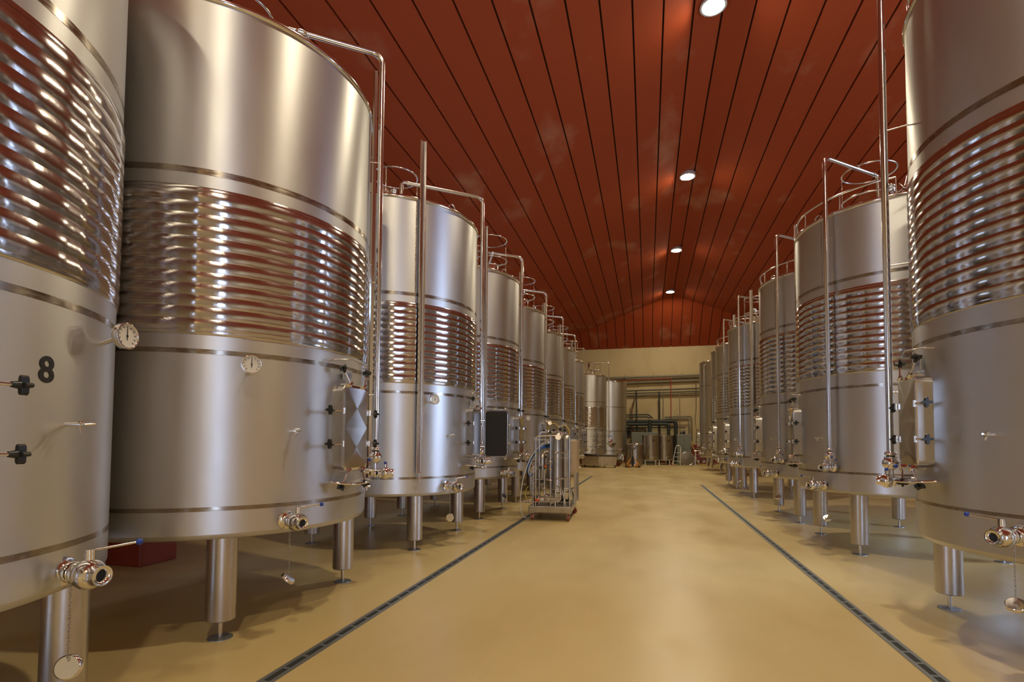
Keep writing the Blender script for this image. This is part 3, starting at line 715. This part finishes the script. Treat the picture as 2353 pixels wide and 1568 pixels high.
put('yellow_cable', None, lambda mb: (tube(mb, spline([(-.08, -.3, 1.66), (-.06, -.3, 1.78), (.05, -.3, 1.83), (.14, -.3, 1.74), (.13, -.3, 1.66)], 6), .007, 7), tube(mb, spline([(.17, -.2, 1.80), (.26, -.2, 1.78), (.33, -.25, 1.68), (.33, -.28, 1.60)], 6), .007, 7), tube(mb, spline([(-.44, -.4, .62), (-.5, -.42, .5), (-.46, -.45, .36)], 6), .007, 7)), 'hose_y', CT)
put('black_cable', None, lambda mb: [tube(mb, spline([(.22+.02*k, .1, .86), (.24, .04*k, .70), (.33+.01*k, .1, .48), (.40, .16, .30)], 6), .010, 7) for k in range(4)], 'rubber', CT)
for p in ((-.02, -.42, 1.66), (.05, -.4, 1.70), (.16, -.3, 1.72), (-.2, -.45, .98), (-.17, -.45, .72), (-.1, -.2, 1.40), (.24, -.22, 1.70)): put('dark_fitting', None, lambda mb: sphere(mb, p, .03, 8), 'black', CT)
put('orange_grip', None, lambda mb: (rod(mb, (-.12, -.47, 1.0), (-.08, -.47, 1.02), .02), rod(mb, (-.28, -.56, .38), (-.2, -.56, .38), .022)), 'orange', CT)
put('pressure_dial', None, lambda mb: (cyl(mb, axis_frame((.14, -.50, 1.56), (.2, -1, .3)), .055, 0, .02, 24), cyl(mb, axis_frame((-.02, -.50, 1.82), (.2, -1, .3)), .035, 0, .02, 20)), 'dullsteel', CT)

# ------------------------------------------------------------------ far end of the hall
t = thing('steel_tub', 'dull stainless tub on casters under the smaller ribbed tank', 'tub', (-2.62, 29.9, 0))
def tub(mb):
    A = [(-1.02, -.16), (-.02, -.42), (.98, -.28), (.98, .30), (-1.02, .30)]
    rows = [[(x*.93, y*.9, .14) for x, y in A], [(x, y, .64) for x, y in A]]; mb.grid(rows, True, False); mb.add(rows[0], [(0, 1, 2, 3, 4)], False); mb.add(rows[1], [(0, 1, 2, 3, 4)], False)
put('tub_body', None, tub, 'dullsteel', t)
put('tub_rim', None, lambda mb: (tube(mb, [(x*1.01, y*1.01, .65) for x, y in ((-1.02, -.16), (-.02, -.42), (.98, -.28), (.98, .30), (-1.02, .30))], .022, 6, True)), 'rubber', t)
for x, y in ((-.85, -.1), (-.3, -.28), (.3, -.3), (.85, -.2), (.85, .2), (-.85, .2)):
    put('caster', 'tubcaster', lambda mb: (rod(mb, (-.02, 0, .055), (.02, 0, .055), .055, 16), rod(mb, (0, 0, .06), (0, 0, .15), .02, 8)), 'rubber', t, (x, y, 0))
put('drain_cock', None, lambda mb: (rod(mb, (.42, -.30, .17), (.42, -.46, .15), .03, 10), sphere(mb, (.42, -.40, .16), .05, 8), rod(mb, (.42, -.40, .18), (.42, -.40, .30), .01, 6)), 'polish', t)

def disc_lid(name, label, loc, ang, tiltz, r, m='dullsteel', stand=False):
    t = thing(name, label, 'tank lid', loc)
    n = Vector((math.sin(ang)*math.cos(tiltz), -math.cos(ang)*math.cos(tiltz), math.sin(tiltz))); f = axis_frame((0, 0, r*math.cos(tiltz)+.012), n)
    put('disc', None, lambda mb: lathe(mb, f, [[(.001, .05), (r*.5, .035), (r*.95, .005)], [(r*.95, .005), (r, .0)], [(r, -.02), (r*.95, -.02), (.001, .02)]], 40), m, t)
    put('rim_tube', None, lambda mb: tube(mb, circle(f, r, 40, -.008), .02, 8, True), 'pipe', t)
    put('lid_boss', None, lambda mb: rod(mb, f(0, 0, .03), f(0, 0, .10), .03, 12), 'polish', t)
    for s in ((-1, 1) if stand else ()): put('stand_post', None, lambda mb: tube(mb, [f(s*r*1.04, -r, .02), f(s*r*1.04, r*.3, .02)], .018, 8), 'alu', t)
disc_lid('vat_lid', 'round steel lid leaning upright between the number 31 tank and the open vat', (-1.66, 31.4, 0), -.75, .25, .40, 'polish')
disc_lid('vat_lid', 'dark round lid standing on edge right of the ladder', (2.38, 34.3, 0), .1, .12, .42, 'darksteel', True)

t = thing('open_vat', 'short steel vat with a loose domed lid, behind the pallet jack', 'vat', (-.80, 31.9, 0))
put('vat_body', None, lambda mb: lathe(mb, W0, [[(.001, .05), (.50, .05)], [(.50, .05), (.50, 1.26)], [(.50, 1.26), (.515, 1.27), (.515, 1.30), (.49, 1.30)]], 48), 'dullsteel', t)
put('vat_lid', None, lambda mb: lathe(mb, Fr((.10, .05, 1.31), (1, 0, .05), (0, 1, 0), (-.05, 0, 1)), [[(.50, 0), (.51, .02), (.3, .06), (.12, .08)], [(.12, .08), (.12, .12), (.001, .125)]], 40), 'polish', t)
put('side_seam', None, lambda mb: box(mb, W0, .02, .05, -.506, -.499, .06, 1.26), 'polish', t)
for k in range(3):
    a = 2.1*k; put('foot', 'vatfoot', lambda mb: cyl(mb, W0, .03, 0, .06, 12), 'pipe', t, (.4*math.cos(a), .4*math.sin(a), 0))

t = thing('pallet_jack', 'orange-yellow pallet jack with an upright black handle', 'pallet jack', (-.82, 30.5, 0))
def pj(mb):
    for s in (-1, 1):
        box(mb, W0, min(s*.16, s*.34), max(s*.16, s*.34), .1, .84, .04, .12)
        q = [(s*.08, .02, .52), (s*.12, .02, .52), (s*.40, .02, .12), (s*.30, .02, .10)]
        mb.add(q + [(x, .12, z) for x, y, z in q], [(0, 1, 2, 3), (4, 5, 6, 7), (0, 1, 5, 4), (1, 2, 6, 5), (2, 3, 7, 6), (3, 0, 4, 7)], False)
    box(mb, W0, -.36, .36, .02, .16, .08, .16)
put('forks', None, pj, 'yellow', t)
put('pump_column', None, lambda mb: (rod(mb, (0, -.02, .12), (0, -.02, .62), .05, 14), box(mb, W0, -.09, .09, -.08, .06, .10, .42)), 'black', t)
put('handle', None, lambda mb: (rod(mb, (0, -.03, .55), (0, -.16, 1.05), .022, 10), tube(mb, [(.19*math.sin(q)*(1.0), -.17-.02*math.cos(q), 1.16-.13*math.cos(q)) for q in [2*PI*k/20 for k in range(20)]], .018, 8, True), rod(mb, (-.17, -.17, 1.12), (.17, -.17, 1.12), .013, 8)), 'black', t)
for s in (-1, 1): put('wheel', 'pjw', lambda mb: rod(mb, (-.03, 0, .10), (.03, 0, .10), .10, 20), 'wheel', t, (s*.09, -.03, 0))
for s in (-1, 1): put('outrigger', 'pjo', lambda mb: (rod(mb, (-.06, 0, .055), (.06, 0, .055), .05, 14)), 'rubber', t, (s*.36, -.04, 0))

def small_vat(label, x, y, R, num, seed):
    t = thing('small_tank', label, 'small tank', (x, y, 0), 0, 'small open tanks by the end wall')
    put('tank_body', ('sv', R), lambda mb: lathe(mb, W0, [[(.001, .40), (R-.03, .34), (R, .37)], [(R, .37), (R, 1.84)], [(R, 1.84), (R+.012, 1.85), (R+.012, 1.87), (R-.01, 1.87)], [(R-.01, 1.87), (.001, 1.90)]], 56), 'dullsteel', t)
    put('base_ring', ('sv', R), lambda mb: lathe(mb, W0, [[(R*.93, .28), (R*.93, .36)], [(R*.93, .36), (R*.85, .36)], [(R*.85, .36), (R*.85, .28), (R*.93, .28)]], 40), 'alu', t)
    for k in range(4):
        a = PI/4 + PI/2*k; put('leg', 'svleg', lambda mb: box(mb, W0, -.022, .022, -.022, .022, 0, .34), 'alu', t, (R*.88*math.cos(a), R*.88*math.sin(a), 0))
    f = Fr((.12, -math.sqrt(R*R-.0144), .46), (1, 0, 0), (0, 0, 1), (0, -1, 0)); valve(t, ('sv', R), f, .8, 1, 0, True)
    if num:
        a = math.radians(24 if num == '37' else 30); g = Fr((R*math.sin(a)+.003*math.sin(a), -R*math.cos(a)-.003, 1.53), (math.cos(a), math.sin(a), 0), (0, 0, 1), (math.sin(a), -math.cos(a), 0))
        text_mesh('number', num, g, .17, 'paint_black', t, label='black number ' + num)
small_vat('small steel tank with the black number 37', .17, 34.4, .51, '37', 1)
small_vat('small steel tank with the black number 38, right of number 37', 1.03, 35.05, .50, '38', 2)
small_vat('unnumbered small steel tank showing only its right edge behind number 38', 1.40, 36.0, .37, None, 3)

def cabinet(label, x0, x1, y0, y1, h, ny=2):
    t = thing('metal_cabinet', label, 'cabinet', ((x0+x1)/2, y1, 0)); w = (x1-x0)/2; d = y1-y0
    put('cabinet_body', None, lambda mb: box(mb, W0, -w, w, -d, 0, 0.04, h, .01), 'greybox', t)
    for k in range(ny):
        a, b = -w + 2*w*k/ny + .015, -w + 2*w*(k+1)/ny - .015
        dr = put('cabinet_door', None, lambda mb: box(mb, W0, a, b, -d-.02, -d-.001, .1, h-.04, .006), 'greybox', t)
        put('door_handle', None, lambda mb: box(mb, W0, b-.06, b-.04, -d-.045, -d-.02, h*.5, h*.5+.14), 'rubber', dr)
    put('plinth', None, lambda mb: box(mb, W0, -w+.02, w-.02, -d+.02, -.02, 0, .04), 'rubber', t)
cabinet('grey-green metal cabinet behind the open vat and tank 37', -1.05, .62, 36.3, 37.3, 2.10, 3)
cabinet('grey-green metal cabinet behind the ladder', 1.84, 2.72, 35.5, 36.3, 1.97, 2)
t = thing('motor', 'small dark motor on top of the cabinet behind the ladder', 'motor', (2.25, 35.9, 1.97))
put('motor_body', None, lambda mb: rod(mb, (-.06, 0, .12), (.12, 0, .12), .10, 16), 'black', t)
put('pump_head', None, lambda mb: rod(mb, (-.2, 0, .085), (-.1, 0, .085), .06, 12), 'black', t)
put('base_plate', None, lambda mb: box(mb, W0, -.2, .12, -.06, .06, 0, .02), 'rubber', t)
t = thing('electric_box', 'dark louvred box on the end wall beside tank 31', 'electric box', (-1.28, 38.0, 1.80))
put('box_body', None, lambda mb: box(mb, W0, -.13, .13, -.25, 0, 0, .62), 'insul', t)
put('louvres', None, lambda mb: [box(mb, W0, -.11, .11, -.265, -.25, .08+.18*k, .11+.18*k) for k in range(3)], 'grypipe', t)
t = thing('stepladder', 'small aluminium stepladder leaning against the cabinet', 'ladder', (1.72, 33.9, 0))
def lad(mb):
    top = [(-.02, .32, 1.12), (.02, .36, 1.24), (.20, .36, 1.24), (.27, .32, 1.12)]
    tube(mb, bend([(-.26, -.10, .02)] + top + [(.22, -.10, .02)], .05, 4), .022, 8)
put('rails', None, lad, 'alu', t)
for k in range(3):
    z = .28+.26*k; q = (z/1.24); put('step', None, lambda mb: box(mb, Fr((0, -.10+.46*q, z), (1, 0, 0), (0, 1, 0), (0, 0, 1)), -.26+.24*q, .22+.05*q, -.05, .05, -.012, .012), 'alu', t)
put('rear_legs', None, lambda mb: (tube(mb, [(-.2, .50, .0), (-.05, .36, 1.1)], .012, 8), tube(mb, [(.2, .50, .0), (.24, .36, 1.1)], .012, 8)), 'alu', t)
put('rubber_foot', None, lambda mb: (rod(mb, (-.275, -.105, 0), (-.255, -.10, .10), .028, 8)), 'orange', t)

# red machine and hose at the right corner
t = thing('red_machine', 'low dark-red machine with couplings by the end wall, far right', 'machine', (3.55, 36.9, 0))
put('machine_body', None, lambda mb: (box(mb, W0, -.62, .7, -.45, .35, .18, .50, .05), rod(mb, (-.5, -.1, .56), (.6, -.1, .56), .13, 18)), 'redbrown', t)
put('couplings', None, lambda mb: [(rod(mb, (x, -.46, .2), (x, -.56, .2), .07, 14), rod(mb, (x, -.56, .2), (x, -.6, .2), .09, 14)) for x in (-.35, .0, .35)], 'dullsteel', t)
for x in (-.5, .5): put('foot_block', None, lambda mb: box(mb, W0, x-.05, x+.05, -.4, .3, 0, .18), 'black', t)
tag(put('water_hose', None, lambda mb: tube(mb, spline([(2.86, 37.0, 1.52), (2.88, 36.8, 1.2), (3.02, 36.5, .85), (3.05, 36.2, .45), (3.18, 36.0, .10), (3.30, 35.95, .02), (3.7, 36.1, .02), (4.6, 36.0, .02)], 8), .022, 8), 'hose_y'), 'yellow water hose hanging beside the red machine', 'hose')
t = thing('hose_stand', 'short pipe stand with a tap beside the dark round lid', 'stand', (2.93, 35.2, 0))
put('post', None, lambda mb: (box(mb, W0, -.03, .03, -.03, .03, 0, .95), box(mb, W0, -.12, .12, -.12, .12, 0, .015)), 'alu', t)
put('tap', None, lambda mb: (rod(mb, (-.05, -.02, .90), (.28, -.05, .92), .04, 12), sphere(mb, (.1, -.03, .91), .06, 8)), 'polish', t)

# pipes on the end wall (all at y ~ 37.5)
def wpipe(name, label, pts, r, m, y=37.85, cat='pipe', rad=.15, group=None, clips=()):
    t = put(name, None, lambda mb: tube(mb, bend([(x, y, z) for x, z in pts], rad, 6), r, 12), m)
    tag(t, label, cat, group)
    if clips: put('pipe_clip', None, lambda mb: [(box(mb, W0, x-.02, x+.02, y-.08, YF-.001, z-.12, z+.16)) for x, z in clips], 'grypipe', t)
wpipe('wall_pipe', 'thick grey pipe, topmost of the long pipes across the end wall', [(-6.9, 5.93), (10.5, 6.13)], .075, 'grypipe', 37.80, clips=[(-1.5, 6.0), (.4, 6.03), (2.3, 6.06)])
wpipe('wall_pipe', 'dark thin pipe just under the topmost grey pipe', [(-6.9, 5.80), (10.5, 5.95)], .035, 'dkpipe', 37.86)
wpipe('wall_pipe', 'grey pipe along the end wall under the red pipe', [(-6.9, 5.48), (10.5, 5.82)], .07, 'grypipe', 37.86, clips=[(-.6, 5.58), (1.0, 5.62)])
wpipe('fire_pipe', 'thin red pipe crossing the end wall and dropping down', [(-3.2, 5.74), (-2.0, 5.72), (-.5, 5.79), (1.56, 5.84), (1.56, 3.10)], .028, 'redpipe', 37.58, rad=.05)
wpipe('wall_pipe', 'dark pipe at mid height on the end wall, upper one of three', [(-6.9, 4.92), (10.5, 5.25)], .05, 'dkpipe', 37.7)
wpipe('wall_pipe', 'dark pipe at mid height on the end wall, middle one of three', [(-6.9, 4.76), (10.5, 5.02)], .045, 'dkpipe', 37.76)
wpipe('wall_pipe', 'brownish pipe at mid height on the end wall, lowest of three', [(-6.9, 4.62), (10.5, 4.80)], .035, 'grypipe', 37.86)
wpipe('drop_pipe', 'dark vertical pipe dropping to the cabinet behind the open vat', [(-.75, 4.98), (-.70, 2.10)], .05, 'insul', 37.115)
wpipe('drop_pipe', 'dark vertical pipe dropping behind tank 37', [(.79, 4.92), (.84, .0)], .05, 'insul', 37.5)
wpipe('drop_pipe', 'thin grey vertical pipe with a pointed fitting left of the red pipe', [(1.06, 4.70), (1.05, 3.04)], .028, 'grypipe', 37.9, clips=[(1.06, 3.9)])
wpipe('drop_pipe', 'thin vertical pipe dropping to the cabinet behind the ladder', [(2.05, 4.68), (2.06, 1.97)], .025, 'grypipe', 36.1)
wpipe('hanging_hose', 'brownish hose hanging beside the left dark vertical pipe', [(-.78, 4.80), (-1.05, 3.6), (-.95, .0)], .045, 'pinkpipe', 37.55, rad=.4)
wpipe('bent_pipe', 'upper dark pipe bending down at an angle into the thick insulated pipe', [(-4.5, 3.27), (.04, 3.33), (.36, 3.06)], .045, 'insul', 37.32, rad=.08)
wpipe('bent_pipe', 'lower dark pipe bending down beside the upper one', [(-4.5, 3.13), (-.06, 3.17), (.20, 3.06)], .045, 'insul', 37.24, rad=.08)
wpipe('insulated_pipe', 'thick black insulated pipe turning down behind the ladder cabinet', [(-4.5, 2.82), (1.86, 2.86), (1.88, .0)], .13, 'insul', 37.3, rad=.22)
wpipe('insulated_pipe', 'second black insulated pipe turning down right of tank 38', [(-4.5, 2.62), (1.38, 2.66), (1.40, .0)], .11, 'insul', 36.95, rad=.15)
wpipe('insulated_pipe', 'short thick insulated pipe dropping to the cabinet behind tank 37', [(.17, 2.92), (.14, 2.105)], .13, 'insul', 36.58)
wpipe('wall_pipe', 'thin dark pipe low along the end wall under the insulated pipes', [(-4.5, 2.44), (2.52, 2.44)], .04, 'dkpipe', 37.66)
wpipe('bent_pipe', 'small dark pipe bending down into the cabinet left of tank 37', [(-3.5, 2.32), (-.13, 2.34), (-.12, 2.105)], .04, 'insul', 37.22, rad=.08)
wpipe('downpipe', 'outer of two brown pipes turning down at the right of the end wall', [(1.15, 3.19), (2.91, 3.21), (2.92, 1.45)], .045, 'grypipe', 37.85, rad=.08, clips=[(2.0, 3.2), (2.92, 2.2)])
wpipe('downpipe', 'inner of two brown pipes turning down at the right of the end wall', [(1.15, 3.06), (2.72, 3.07), (2.74, 1.45)], .045, 'grypipe', 37.70, rad=.08, clips=[(1.6, 3.06), (2.79, 1.8)])
wpipe('wall_cable', 'thin dark cable running down the end wall beside the tall tank', [(3.22, 5.8), (3.22, 3.8), (3.14, 3.0), (3.24, 2.3), (3.20, 1.3)], .014, 'dkpipe', 37.9, 'cable', rad=.3)
